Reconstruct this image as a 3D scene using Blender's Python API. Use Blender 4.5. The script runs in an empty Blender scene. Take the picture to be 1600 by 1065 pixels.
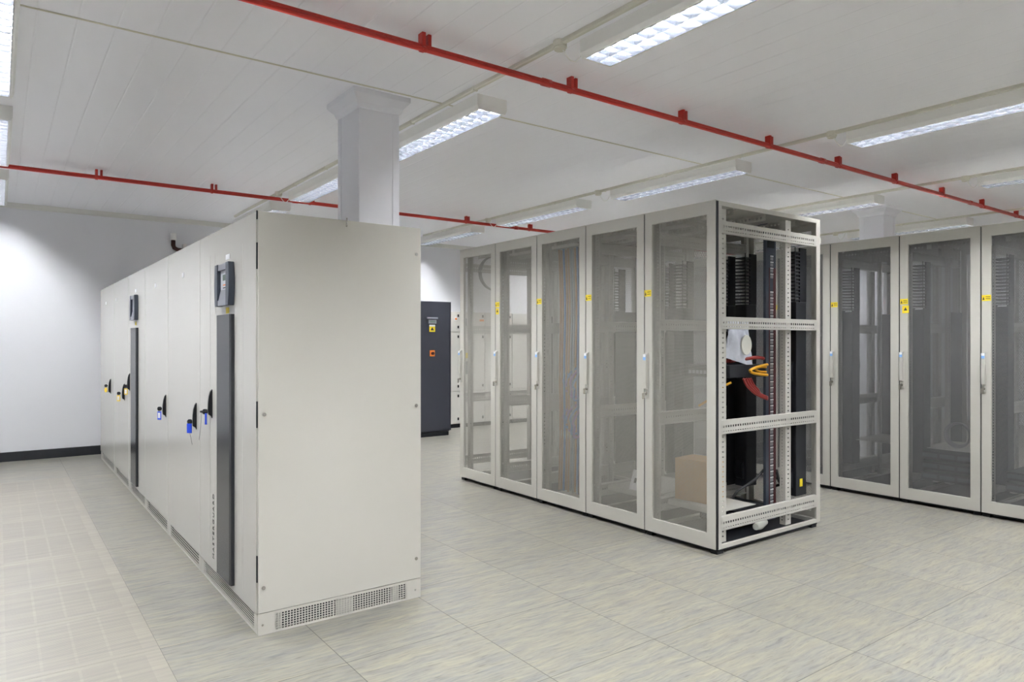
import bpy, math, random
from mathutils import Vector, Matrix
PI = math.pi
rnd = random.Random(4)
S = bpy.context.scene
COL = S.collection

# ------------------------------------------------------------------ camera, world, exposure
cd = bpy.data.cameras.new('camera'); cam = bpy.data.objects.new('camera', cd); COL.objects.link(cam)
YAW = math.radians(53.689)
cam.location = (0, 0, 1.328); cam.rotation_euler = (PI/2, 0, YAW - PI/2)
cd.sensor_width = 36; cd.lens = 1092.6/1600*36; cd.shift_y = 2.0/1600; cd.clip_start = .05
S.camera = cam
w = bpy.data.worlds.new('world'); S.world = w; w.use_nodes = True
w.node_tree.nodes['Background'].inputs[0].default_value = (.8, .85, .9, 1)
w.node_tree.nodes['Background'].inputs[1].default_value = .1
S.view_settings.view_transform = 'Standard'; S.view_settings.look = 'None'
S.view_settings.gamma = 1; S.view_settings.use_curve_mapping = False
S.view_settings.exposure = 2.95
TUBE_POWER = 34.0
S.cycles.max_bounces = 10; S.cycles.diffuse_bounces = 7; S.cycles.glossy_bounces = 4
S.cycles.transparent_max_bounces = 24
S.cycles.caustics_reflective = False; S.cycles.caustics_refractive = False
S.cycles.sample_clamp_indirect = 4.0

# ------------------------------------------------------------------ materials
def mat(name, col, rough=.5, metal=0.0, spec=.5, noise=0.0, nscale=8.0, bump=0.0, coat=0.0):
    m = bpy.data.materials.new(name); m.use_nodes = True; nt = m.node_tree
    b = nt.nodes['Principled BSDF']
    b.inputs['Base Color'].default_value = (*col, 1); b.inputs['Roughness'].default_value = rough
    b.inputs['Metallic'].default_value = metal; b.inputs['Specular IOR Level'].default_value = spec
    b.inputs['Coat Weight'].default_value = coat
    if noise or bump:
        tc = nt.nodes.new('ShaderNodeTexCoord'); n = nt.nodes.new('ShaderNodeTexNoise')
        n.inputs['Scale'].default_value = nscale; n.inputs['Detail'].default_value = 3
        nt.links.new(tc.outputs['Object'], n.inputs['Vector'])
        if noise:
            r = nt.nodes.new('ShaderNodeMapRange'); r.inputs['To Min'].default_value = 1-noise; r.inputs['To Max'].default_value = 1+noise
            nt.links.new(n.outputs['Fac'], r.inputs['Value'])
            mx = nt.nodes.new('ShaderNodeMix'); mx.data_type = 'RGBA'; mx.blend_type = 'MULTIPLY'; mx.inputs[0].default_value = 1
            mx.inputs[6].default_value = (*col, 1); nt.links.new(r.outputs[0], mx.inputs[7]); nt.links.new(mx.outputs[2], b.inputs['Base Color'])
        if bump:
            bp = nt.nodes.new('ShaderNodeBump'); bp.inputs['Strength'].default_value = bump; bp.inputs['Distance'].default_value = .002
            nt.links.new(n.outputs['Fac'], bp.inputs['Height']); nt.links.new(bp.outputs[0], b.inputs['Normal'])
    return m

def emis(name, col, s):
    m = bpy.data.materials.new(name); m.use_nodes = True; nt = m.node_tree
    b = nt.nodes['Principled BSDF']; b.inputs['Base Color'].default_value = (*col, 1)
    b.inputs['Emission Color'].default_value = (*col, 1); b.inputs['Emission Strength'].default_value = s
    return m

M = {}
M['ups'] = mat('warm_white_cabinet_paint', (.54, .525, .48), .30, noise=.015, nscale=3)
M['ups_door'] = mat('cabinet_door_paint', (.53, .52, .483), .22, noise=.015, nscale=3)
M['rack'] = mat('light_grey_rack_paint', (.48, .47, .43), .36, noise=.015, nscale=4)
M['galv'] = mat('pale_rack_rail_metal', (.46, .452, .415), .40, noise=.03, nscale=12)
M['wall'] = mat('white_wall_panel', (.74, .75, .785), .45, noise=.01, nscale=2)
M['white'] = mat('white_enamel', (.86, .86, .84), .35)
M['column'] = mat('pale_column_cladding', (.76, .77, .82), .4, noise=.01)
M['cream'] = mat('cream_plastic', (.62, .61, .53), .45, noise=.02)
M['black'] = mat('black_plastic', (.009, .010, .013), .45, spec=.3, noise=.1)
M['skirt'] = mat('black_vinyl_skirting', (.006, .007, .011), .5, noise=.1)
M['navy'] = mat('dark_slate_paint', (.026, .028, .040), .42, noise=.05)
M['strip'] = mat('smoked_glass', (.020, .022, .027), .22)
M['bezel'] = mat('slate_plastic', (.035, .045, .065), .32)
M['silver'] = mat('silver_grey_plastic', (.28, .29, .33), .35, metal=.3)
M['screen_face'] = mat('pale_control_face', (.55, .57, .62), .3)
M['lcd'] = mat('green_grey_display', (.22, .28, .25), .2)
M['red'] = mat('red_pipe_paint', (.42, .018, .010), .38, noise=.06)
M['darkred'] = mat('dark_red_pipe_paint', (.055, .008, .006), .45, noise=.1)
M['chrome'] = mat('chrome', (.62, .60, .56), .25, metal=1)
M['yellow'] = mat('yellow_sticker', (.80, .62, .02), .5)
M['amber'] = mat('amber_tag_plastic', (.75, .52, .04), .5)
M['blue'] = mat('blue_tag_plastic', (.01, .06, .62), .4)
M['blue_label'] = mat('sky_blue_sticker', (.22, .42, .75), .5)
M['paper'] = mat('white_paper', (.75, .76, .78), .6)
M['ink'] = mat('black_ink', (.02, .02, .02), .6)
M['card'] = mat('brown_cardboard', (.46, .27, .10), .75, noise=.08, nscale=20)
M['bag'] = mat('frosted_plastic_bag', (.62, .65, .74), .3, noise=.12, nscale=25, bump=1)
M['foam'] = mat('white_disc_plastic', (.72, .72, .66), .5)
M['cab_red'] = mat('red_cable_sleeve', (.20, .012, .010), .45)
M['cab_yel'] = mat('yellow_cable_sleeve', (.60, .30, .01), .45)
M['cab_blue'] = mat('blue_cable_sleeve', (.06, .17, .42), .45)
M['cab_org'] = mat('tan_cable_sleeve', (.40, .20, .08), .5)
M['cab_pur'] = mat('violet_cable_sleeve', (.25, .12, .35), .5)
M['cab_grey'] = mat('grey_cable_sleeve', (.26, .26, .27), .5)
M['cab_blk'] = mat('black_cable_sleeve', (.02, .02, .022), .5)
M['sock'] = mat('socket_white', (.75, .75, .75), .4)
M['red_mark'] = mat('dark_red_socket_row', (.07, .012, .016), .4)
M['louvre'] = mat('bright_aluminium_louvre', (.74, .77, .84), .18, metal=1)
M['tube'] = emis('fluorescent_tube_glow', (.955, .97, 1.0), TUBE_POWER)
M['orange'] = mat('orange_switch', (.85, .25, .03), .4)
M['elec'] = mat('pale_switchgear_paint', (.60, .59, .55), .4, noise=.02)
M['joint'] = mat('beige_ceiling_sealant', (.66, .63, .52), .5)
M['coving'] = mat('pale_beige_coving', (.66, .66, .63), .45)
M['dark_void'] = mat('dark_cabinet_interior', (.05, .05, .055), .6)
M['wire'] = mat('metal_wire', (.25, .25, .25), .3, metal=1)

def mesh_mat(name, col, pitch, openr):
    """painted perforated steel: staggered round holes really open (transparent)"""
    m = bpy.data.materials.new(name); m.use_nodes = True; nt = m.node_tree; N = nt.nodes; L = nt.links
    b = N['Principled BSDF']; b.inputs['Base Color'].default_value = (*col, 1); b.inputs['Roughness'].default_value = .45
    out = [n for n in N if n.type == 'OUTPUT_MATERIAL'][0]
    tc = N.new('ShaderNodeTexCoord'); sp = N.new('ShaderNodeSeparateXYZ'); L.new(tc.outputs['Object'], sp.inputs[0])
    def math_(op, a, bb=None):
        n = N.new('ShaderNodeMath'); n.operation = op
        for i, v in enumerate((a, bb)):
            if v is None: continue
            if isinstance(v, (int, float)): n.inputs[i].default_value = v
            else: L.new(v, n.inputs[i])
        return n.outputs[0]
    u = math_('DIVIDE', sp.outputs['Y'], pitch); v = math_('DIVIDE', sp.outputs['Z'], pitch*.866)
    row = math_('FLOOR', v); odd = math_('MULTIPLY', math_('MODULO', row, 2.0), .5)
    fu = math_('SUBTRACT', math_('FRACT', math_('ADD', u, odd)), .5)
    fv = math_('MULTIPLY', math_('SUBTRACT', math_('FRACT', v), .5), .866)
    d = math_('SQRT', math_('ADD', math_('MULTIPLY', fu, fu), math_('MULTIPLY', fv, fv)))
    hole = math_('LESS_THAN', d, openr)
    tr = N.new('ShaderNodeBsdfTransparent'); mx = N.new('ShaderNodeMixShader')
    L.new(hole, mx.inputs[0]); L.new(b.outputs[0], mx.inputs[1]); L.new(tr.outputs[0], mx.inputs[2]); L.new(mx.outputs[0], out.inputs[0])
    return m
M['mesh'] = mesh_mat('perforated_light_steel', (.36, .35, .315), .006, .425)
M['mesh_dark'] = mesh_mat('perforated_steel_darkened', (.17, .17, .172), .006, .39)  # right-row mesh, darkness of the rack interior put into its colour
M['mesh_rear'] = mesh_mat('perforated_rear_steel', (.30, .30, .29), .012, .40)

def floor_mat():
    m = bpy.data.materials.new('streaked_vinyl_floor_tiles'); m.use_nodes = True; nt = m.node_tree; N = nt.nodes; L = nt.links
    b = N['Principled BSDF']; b.inputs['Roughness'].default_value = .34; b.inputs['Specular IOR Level'].default_value = .45
    geo = N.new('ShaderNodeNewGeometry'); sp = N.new('ShaderNodeSeparateXYZ'); L.new(geo.outputs['Position'], sp.inputs[0])
    def mth(op, a, bb=None, c=None):
        n = N.new('ShaderNodeMath'); n.operation = op
        for i, v in enumerate((a, bb, c)):
            if v is None: continue
            if isinstance(v, (int, float)): n.inputs[i].default_value = v
            else: L.new(v, n.inputs[i])
        return n.outputs[0]
    tx = mth('DIVIDE', mth('SUBTRACT', sp.outputs['X'], .565-6), .6); ty = mth('DIVIDE', mth('SUBTRACT', sp.outputs['Y'], 2.145-6), .6)
    ix, iy = mth('FLOOR', tx), mth('FLOOR', ty); fx, fy = mth('FRACT', tx), mth('FRACT', ty)
    idv = N.new('ShaderNodeCombineXYZ'); L.new(ix, idv.inputs[0]); L.new(iy, idv.inputs[1])
    wn = N.new('ShaderNodeTexWhiteNoise'); wn.noise_dimensions = '2D'; L.new(idv.outputs[0], wn.inputs['Vector'])
    # wobble, then streak noise running along x
    co = N.new('ShaderNodeCombineXYZ'); L.new(sp.outputs['X'], co.inputs[0]); L.new(sp.outputs['Y'], co.inputs[1]); L.new(mth('MULTIPLY', wn.outputs['Value'], 40.0), co.inputs[2])
    wob = N.new('ShaderNodeTexNoise'); wob.inputs['Scale'].default_value = 5.0; L.new(co.outputs[0], wob.inputs['Vector'])
    yy = mth('ADD', sp.outputs['Y'], mth('MULTIPLY', mth('SUBTRACT', wob.outputs['Fac'], .5), .05))
    def streak(kx, ky, off, detail=6, rough=.6):
        c = N.new('ShaderNodeCombineXYZ'); L.new(mth('MULTIPLY', sp.outputs['X'], kx), c.inputs[0]); L.new(mth('MULTIPLY', yy, ky), c.inputs[1])
        L.new(mth('ADD', mth('MULTIPLY', wn.outputs['Value'], 37.0), off), c.inputs[2])
        n = N.new('ShaderNodeTexNoise'); n.inputs['Scale'].default_value = 1; n.inputs['Detail'].default_value = detail; n.inputs['Roughness'].default_value = rough
        L.new(c.outputs[0], n.inputs['Vector']); return n.outputs['Fac']
    s1, s2, s3 = streak(6.5, 62, 0, 8, .68), streak(3.2, 22, 11, 5), streak(13, 130, 23, 4)
    r1 = N.new('ShaderNodeValToRGB'); L.new(s1, r1.inputs[0])
    e = r1.color_ramp.elements; e[0].position = .36; e[0].color = (0.101, 0.101, 0.099, 1); e[1].position = .60; e[1].color = (0.282, 0.267, 0.211, 1)
    k = e.new(.42); k.color = (0.173, 0.169, 0.158, 1); k = e.new(.50); k.color = (0.215, 0.206, 0.177, 1)
    r2 = N.new('ShaderNodeValToRGB'); L.new(s2, r2.inputs[0])
    e = r2.color_ramp.elements; e[0].position = .34; e[0].color = (0.181, 0.188, 0.195, 1); e[1].position = .66; e[1].color = (0.309, 0.281, 0.205, 1)
    k = e.new(.5); k.color = (0.242, 0.234, 0.202, 1)
    mx = N.new('ShaderNodeMix'); mx.data_type = 'RGBA'; mx.inputs[0].default_value = .45; L.new(r1.outputs[0], mx.inputs[6]); L.new(r2.outputs[0], mx.inputs[7])
    # thin dark veins
    v = N.new('ShaderNodeMapRange'); v.inputs['From Min'].default_value = .26; v.inputs['From Max'].default_value = .43; v.inputs['To Min'].default_value = .50; v.inputs['To Max'].default_value = 1.0; L.new(s3, v.inputs[0])
    tone = N.new('ShaderNodeMapRange'); tone.inputs['To Min'].default_value = .92; tone.inputs['To Max'].default_value = 1.05; L.new(wn.outputs['Value'], tone.inputs[0])
    # joints
    def near(f): return mth('MINIMUM', f, mth('SUBTRACT', 1.0, f))
    j = mth('LESS_THAN', mth('MINIMUM', near(fx), near(fy)), .0028)
    jj = mth('SUBTRACT', 1.0, mth('MULTIPLY', j, .74))
    k = mth('MULTIPLY', mth('MULTIPLY', v.outputs[0], tone.outputs[0]), jj)
    mm = N.new('ShaderNodeMix'); mm.data_type = 'RGBA'; mm.blend_type = 'MULTIPLY'; mm.inputs[0].default_value = 1
    L.new(mx.outputs[2], mm.inputs[6]); L.new(k, mm.inputs[7]); L.new(mm.outputs[2], b.inputs['Base Color'])
    return m
M['floor'] = floor_mat()

def grille_mat():
    m = bpy.data.materials.new('slotted_floor_grille'); m.use_nodes = True; nt = m.node_tree; N = nt.nodes; L = nt.links
    b = N['Principled BSDF']; b.inputs['Roughness'].default_value = .42
    tc = N.new('ShaderNodeTexCoord'); sp = N.new('ShaderNodeSeparateXYZ'); L.new(tc.outputs['Object'], sp.inputs[0])
    oi = N.new('ShaderNodeObjectInfo')
    def mth(op, a, bb=None):
        n = N.new('ShaderNodeMath'); n.operation = op
        for i, v in enumerate((a, bb)):
            if v is None: continue
            if isinstance(v, (int, float)): n.inputs[i].default_value = v
            else: L.new(v, n.inputs[i])
        return n.outputs[0]
    x, y = sp.outputs['X'], sp.outputs['Y']
    slot = mth('LESS_THAN', mth('FRACT', mth('DIVIDE', y, .0105)), .42)
    insx = mth('LESS_THAN', mth('ABSOLUTE', mth('SUBTRACT', x, .3)), .250); insy = mth('LESS_THAN', mth('ABSOLUTE', mth('SUBTRACT', y, .3)), .262)
    rib = mth('GREATER_THAN', mth('FRACT', mth('DIVIDE', mth('SUBTRACT', x, .05), .1222)), .09)
    s = mth('MULTIPLY', mth('MULTIPLY', mth('MULTIPLY', slot, insx), mth('MULTIPLY', insy, rib)), mth('ADD', .35, mth('MULTIPLY', oi.outputs['Random'], .5)))
    n = N.new('ShaderNodeTexNoise'); n.inputs['Scale'].default_value = 1; n.inputs['Detail'].default_value = 4
    c = N.new('ShaderNodeCombineXYZ'); L.new(mth('MULTIPLY', x, 3.0), c.inputs[0]); L.new(mth('MULTIPLY', y, 40.0), c.inputs[1]); L.new(mth('MULTIPLY', oi.outputs['Random'], 50.0), c.inputs[2]); L.new(c.outputs[0], n.inputs['Vector'])
    r = N.new('ShaderNodeValToRGB'); L.new(n.outputs['Fac'], r.inputs[0]); e = r.color_ramp.elements
    e[0].position = .3; e[0].color = (0.248, 0.232, 0.203, 1); e[1].position = .7; e[1].color = (0.320, 0.296, 0.244, 1)
    mx = N.new('ShaderNodeMix'); mx.data_type = 'RGBA'; L.new(s, mx.inputs[0]); L.new(r.outputs[0], mx.inputs[6]); mx.inputs[7].default_value = (0.180, 0.170, 0.150, 1)
    L.new(mx.outputs[2], b.inputs['Base Color'])
    return m
M['grille'] = grille_mat()

def ceiling_mat():
    m = bpy.data.materials.new('ribbed_white_ceiling_panels'); m.use_nodes = True; nt = m.node_tree; N = nt.nodes; L = nt.links
    b = N['Principled BSDF']; b.inputs['Roughness'].default_value = .36; b.inputs['Base Color'].default_value = (.90, .905, .955, 1)
    geo = N.new('ShaderNodeNewGeometry'); sp = N.new('ShaderNodeSeparateXYZ'); L.new(geo.outputs['Position'], sp.inputs[0])
    def mth(op, a, bb=None):
        n = N.new('ShaderNodeMath'); n.operation = op
        for i, v in enumerate((a, bb)):
            if v is None: continue
            if isinstance(v, (int, float)): n.inputs[i].default_value = v
            else: L.new(v, n.inputs[i])
        return n.outputs[0]
    f = mth('FRACT', mth('DIVIDE', mth('ADD', sp.outputs['X'], 10-.235), .1625))
    d = mth('MINIMUM', f, mth('SUBTRACT', 1.0, f))
    h = N.new('ShaderNodeMapRange'); h.inputs['From Max'].default_value = .045; L.new(d, h.inputs[0])
    bp = N.new('ShaderNodeBump'); bp.inputs['Strength'].default_value = .75; bp.inputs['Distance'].default_value = .003
    L.new(h.outputs[0], bp.inputs['Height']); L.new(bp.outputs[0], b.inputs['Normal'])
    return m
M['ceiling'] = ceiling_mat()

# ------------------------------------------------------------------ geometry helpers
class MB:
    def __init__(s): s.v = []; s.f = []; s.sm = []
    def add(s, vs, fs, smooth=False):
        o = len(s.v); s.v += [tuple(p) for p in vs]; s.f += [tuple(i+o for i in f) for f in fs]; s.sm += [smooth]*len(fs); return s
    def box(s, x0, x1, y0, y1, z0, z1):
        return s.add([(x0,y0,z0),(x1,y0,z0),(x1,y1,z0),(x0,y1,z0),(x0,y0,z1),(x1,y0,z1),(x1,y1,z1),(x0,y1,z1)],
                     [(0,3,2,1),(4,5,6,7),(0,1,5,4),(1,2,6,5),(2,3,7,6),(3,0,4,7)])
    def prism(s, pts, axis, a, b, smooth=False):
        """pts: closed 2D outline, extruded along axis from a to b"""
        def mk(p, t): return {'x': (t, p[0], p[1]), 'y': (p[0], t, p[1]), 'z': (p[0], p[1], t)}[axis]
        n = len(pts); vs = [mk(p, a) for p in pts]+[mk(p, b) for p in pts]
        return s.add(vs, [tuple(range(n-1, -1, -1)), tuple(range(n, 2*n))]+[(i, (i+1) % n, n+(i+1) % n, n+i) for i in range(n)], smooth)
    def disc(s, c, r, axis, a, b, n=20, ry=None):
        ry = ry or r
        return s.prism([(c[0]+r*math.cos(2*PI*i/n), c[1]+ry*math.sin(2*PI*i/n)) for i in range(n)], axis, a, b)
    def tube(s, pts, r, n=8, close=False):
        pts = [Vector(p) for p in pts]; rings = []; o = len(s.v); m = len(pts)
        up = Vector((0, 0, 1))
        for i, p in enumerate(pts):
            t = (pts[(i+1) % m if close else min(i+1, m-1)] - pts[(i-1) % m if close else max(i-1, 0)]).normalized()
            a = t.cross(up)
            if a.length < 1e-3: a = t.cross(Vector((1, 0, 0)))
            a.normalize(); bb = t.cross(a).normalized()
            rr = r[i] if isinstance(r, (list, tuple)) else r
            for k in range(n):
                an = 2*PI*k/n; s.v.append(tuple(p+a*rr*math.cos(an)+bb*rr*math.sin(an)))
        for i in range(m if close else m-1):
            j = (i+1) % m
            for k in range(n):
                s.f.append((o+i*n+k, o+i*n+(k+1) % n, o+j*n+(k+1) % n, o+j*n+k)); s.sm.append(True)
        if not close:
            s.f.append(tuple(o+k for k in range(n-1, -1, -1))); s.f.append(tuple(o+(m-1)*n+k for k in range(n))); s.sm += [False, False]
        return s
    def pstrip(s, org, u, v, Ln, W, pitch, hu, rows, t=.002, margin=.02):
        """perforated metal strip: length Ln along u, width W along v, thickness t along u x v; rows = [(centre, hole width)] across W"""
        org, u, v = Vector(org), Vector(u), Vector(v); nn = u.cross(v)
        def bx(a0, a1, b0, b1):
            P = [org+u*a+v*b+nn*c for c in (0, t) for a, b in ((a0, b0), (a1, b0), (a1, b1), (a0, b1))]
            s.add(P, [(0,3,2,1),(4,5,6,7),(0,1,5,4),(1,2,6,5),(2,3,7,6),(3,0,4,7)])
        cuts = [0]; rows = sorted(rows)
        for c, hw in rows: cuts += [c-hw/2, c+hw/2]
        cuts.append(W)
        for i in range(0, len(cuts), 2): bx(0, Ln, cuts[i], cuts[i+1])
        n = int((Ln-2*margin)/pitch)
        for c, hw in rows:
            a = 0
            for k in range(n):
                h0 = margin+k*pitch+(pitch-hu)/2
                bx(a, h0, c-hw/2, c+hw/2); a = h0+hu
            bx(a, Ln, c-hw/2, c+hw/2)
        return s
    def build(s, name, m, parent=None, loc=(0,0,0), bevel=0, rot=None):
        me = bpy.data.meshes.new(name); me.from_pydata(s.v, [], s.f); me.update()
        me.polygons.foreach_set('use_smooth', s.sm); me.materials.append(m)
        o = bpy.data.objects.new(name, me); COL.objects.link(o); o.location = loc
        if rot: o.rotation_euler = rot
        if parent: o.parent = parent
        if bevel:
            bm = o.modifiers.new('bevel', 'BEVEL'); bm.width = bevel; bm.segments = 2; bm.limit_method = 'ANGLE'
        return o
def box(x0, x1, y0, y1, z0, z1): return MB().box(x0, x1, y0, y1, z0, z1)
def tag(o, label, cat, group=None, kind=None):
    o['label'] = label; o['category'] = cat
    if group: o['group'] = group
    if kind: o['kind'] = kind
    return o
def empty(name, loc, rz=0):
    o = bpy.data.objects.new(name, None); o.empty_display_size = .1; COL.objects.link(o); o.location = loc; o.rotation_euler = (0, 0, rz); return o
def struct(name, mb, m, bevel=0, label=None):
    o = mb.build(name, m, bevel=bevel); o['kind'] = 'structure'
    if label: o['label'] = label
    return o
def kids(o): return [c for c in bpy.data.objects if c.parent == o]
def copy_tree(o, parent=None):
    c = o.copy(); COL.objects.link(c); c.parent = parent
    for ch in kids(o): copy_tree(ch, c)
    return c
def lettering(text, size, m, parent, loc, rot, name='lettering', ext=.0006):
    cu = bpy.data.curves.new(name, 'FONT'); cu.body = text; cu.size = size; cu.extrude = ext; cu.space_character = 1.35; cu.align_x = 'CENTER'; cu.align_y = 'CENTER'
    cu.materials.append(m)
    tmp = bpy.data.objects.new('letters_tmp', cu); me = bpy.data.meshes.new_from_object(tmp); bpy.data.objects.remove(tmp)
    if not me.materials: me.materials.append(m)
    o = bpy.data.objects.new(name, me); COL.objects.link(o); o.parent = parent; o.location = loc; o.rotation_euler = rot; return o
def ring_frame(y0, y1, z0, z1, iy0, iy1, iz0, iz1, x0, x1):
    """door frame ring in the YZ plane"""
    b = MB(); O = [(y0,z0),(y1,z0),(y1,z1),(y0,z1)]; I = [(iy0,iz0),(iy1,iz0),(iy1,iz1),(iy0,iz1)]
    vs = [(x0,*p) for p in O]+[(x0,*p) for p in I]+[(x1,*p) for p in O]+[(x1,*p) for p in I]
    fs = []
    for i in range(4):
        j = (i+1) % 4
        fs += [(i, i+4, j+4, j), (8+i, 8+j, 12+j, 12+i), (i, j, 8+j, 8+i), (4+i, 12+i, 12+j, 4+j)]
    return b.add(vs, fs)

# ------------------------------------------------------------------ the room
ZC = 2.88; X0, X1, Y0, Y1 = -1.6, 13.2, -5.2, 9.6
struct('floor', box(X0, X1, Y0, Y1, -.06, 0), M['floor'])
struct('ceiling', box(X0, X1, Y0, Y1, ZC, ZC+.1), M['ceiling'])
struct('wall_back', box(X0-.1, X1+.1, Y1, Y1+.1, -.06, ZC+.1), M['wall'])
struct('wall_left', box(X0-.1, X0, Y0, Y1, -.06, ZC+.1), M['wall'])
struct('wall_right', box(X1, X1+.1, Y0, Y1, -.06, ZC+.1), M['wall'])
struct('wall_front', box(X0-.1, X1+.1, Y0-.1, Y0, -.06, ZC+.1), M['wall'])
struct('baseboard_back', box(X0, 5.0, Y1-.012, Y1, 0, .105), M['skirt'], .002)
struct('baseboard_left', box(X0, X0+.012, Y0, Y1-.012, 0, .105), M['skirt'], .002)
struct('trim_1', MB().prism([(Y1-.055, ZC), (Y1, ZC), (Y1, ZC-.055), (Y1-.02, ZC-.045)], 'x', X0, X1), M['coving'])
struct('trim_2', box(X0, X1, 3.925, 3.939, ZC-.003, ZC), M['joint'])

def column(n, x0, x1, y0, y1, label):
    b = box(x0, x1, y0, y1, 0, ZC)
    o = struct('column_%d' % n, b, M['column'], .006, label)
    e = .058; vs = []
    prof = [(0.0, ZC-.105), (.012, ZC-.10), (.022, ZC-.07), (.045, ZC-.045), (e, ZC-.03), (e, ZC)]
    c = MB()
    for d, z in prof: vs += [(x0-d, y0-d, z), (x1+d, y0-d, z), (x1+d, y1+d, z), (x0-d, y1+d, z)]
    fs = [(4*i+k, 4*i+(k+1) % 4, 4*i+4+(k+1) % 4, 4*i+4+k) for i in range(len(prof)-1) for k in range(4)]
    c.add(vs, fs); c.build('capital_moulding', M['column'], o)
    g = MB()   # cover strips down the corners
    g.box(x0-.004, x0, y1-.045, y1+.004, .1, ZC-.1).box(x1-.04, x1+.004, y0-.004, y0, .1, ZC-.1)
    g.build('corner_strip', M['column'], o, bevel=.001)
    return o
column(1, 1.79, 2.06, 4.03, 4.345, 'square white column rising behind the nearest cabinet')
column(2, 8.10, 8.37, 3.90, 4.17, 'square white column behind the right rack row')

# floor vent tiles
ORD = ['first', 'second', 'third', 'fourth', 'fifth', 'sixth', 'seventh', 'eighth', 'ninth', 'tenth', 'eleventh', 'twelfth']
tile = MB().box(.001, .599, .001, .599, -.01, .0025)
tm = None
for i in range(10):
    if tm is None:
        o = tile.build('vent_floor_tile', M['grille']); tm = o
    else:
        o = tm.copy(); COL.objects.link(o)
    o.location = (-.035, 2.145+.6*i, 0)
    tag(o, 'slotted grey floor vent tile, %s in the line counted from the camera' % ORD[i], 'floor tile', 'slotted vent tiles along the left cabinets')

# ------------------------------------------------------------------ light fittings
def fitting():
    t = empty('ceiling_light', (0, 0, 0))
    W, H, Ln = .113, .095, 1.5
    # shell open at the bottom, walls 8 mm thick
    prof = [(-W, 0), (W, 0), (W, -H*.72), (W-.012, -H), (W-.022, -H), (W-.030, -.02), (-W+.030, -.02), (-W+.022, -H), (-W+.012, -H), (-W, -H*.72)]
    h = MB(); h.prism(prof, 'y', 0, Ln); h.box(-W+.012, W-.012, 0, .012, -H, -.02); h.box(-W+.012, W-.012, Ln-.012, Ln, -H, -.02)
    h.build('housing', M['white'], t)
    lv = MB(); zb = -H+.001; n = 17; hw = W-.024
    lv.prism([(-.0015, zb), (.0015, zb), (.012, -.050), (-.012, -.050)], 'y', .012, Ln-.012)
    for sgn in (-1, 1):
        lv.prism([(sgn*hw, zb), (sgn*(hw-.002), zb), (sgn*(hw-.012), -.05), (sgn*hw, -.05)], 'y', .012, Ln-.012)
    for k in range(n+1):
        y = .014+k*(Ln-.028)/n
        for a, b2 in ((-hw+.004, -.006), (.006, hw-.004)):
            lv.prism([(y-.001, zb), (y+.001, zb), (y+.0065, zb+.027), (y-.0065, zb+.027)], 'x', a, b2)
    lv.build('louvre', M['louvre'], t)
    for sgn in (-1, 1):
        tb = MB(); tb.tube([(sgn*.046, .03, -.047), (sgn*.046, Ln-.03, -.047)], .0125, 10); tb.build('lamp_tube', M['tube'], t)
    return t
proto = fitting(); used = False
LX = [(-.035, 'left edge of the frame'), (2.52, 'near the first column'), (5.13, 'over the middle rack row'), (7.47, 'over the right rack row'), (9.75, 'beyond the right rack row')]
LYS = [(-4.3, 'added unseen, last behind the camera'), (-1.9, 'added unseen behind the camera'), (-.55, 'added unseen, just behind the camera'), (1.185, 'closest to the camera'), (3.64, 'second along'), (5.66, 'third along'), (7.75, 'fourth along by the back wall')]  # rows behind the camera are unseen, added to brighten the upright faces
LWHERE = ['above the slotted floor tiles', 'in the line past the tall column', 'over the middle rack row', 'just behind the right rack row', 'in the farthest line']
for i, (lx, _) in enumerate(LX):
    for ly, lab in LYS:
        o = proto if not used else copy_tree(proto); used = True
        o.location = (lx, ly, ZC)
        tag(o, 'twin-tube light %s, %s' % (LWHERE[i], lab), 'ceiling light', 'louvred ceiling lights')

def conduit(x, y0, y1, label):
    t = empty('cable_trunking', (x, y0, ZC)); tag(t, label, 'trunking', 'cream trunking beside the lights')
    MB().prism([(-.013, 0), (.013, 0), (.013, -.018), (.008, -.024), (-.008, -.024), (-.013, -.018)], 'y', 0, y1-y0).build('trunking_run', M['cream'], t)
    for ly in (2.76, 5.25, 7.25):
        j = MB(); j.disc((0, ly-y0), .036, 'z', -.034, 0, 20).disc((0, ly-y0), .030, 'z', -.046, -.034, 20)
        jb = j.build('junction_box', M['cream'], t)
        c = MB(); pts = []
        for k in range(13):
            a = k/12; pts.append((.012+a*.10, ly-y0-.01-.07*a, -.045-.075*math.sin(PI*a)+.03*a))
        c.tube(pts, .0035, 6); c.build('drop_cable', M['white'], jb)
    for k in range(12):
        yy = .35+k*.8
        if yy < y1-y0: MB().box(-.016, .016, yy, yy+.014, -.026, 0).build('clip', M['cream'], t)
conduit(2.335, -1.6, 8.9, 'cream trunking beside the lights that pass the tall column')
conduit(4.955, -1.6, 8.9, 'cream trunking beside the lights over the middle rack row')
conduit(7.295, -1.6, 8.9, 'cream trunking beside the lights just behind the right rack row')
conduit(9.53, -1.6, 8.9, 'cream trunking beside the farthest line of lights')

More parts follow.
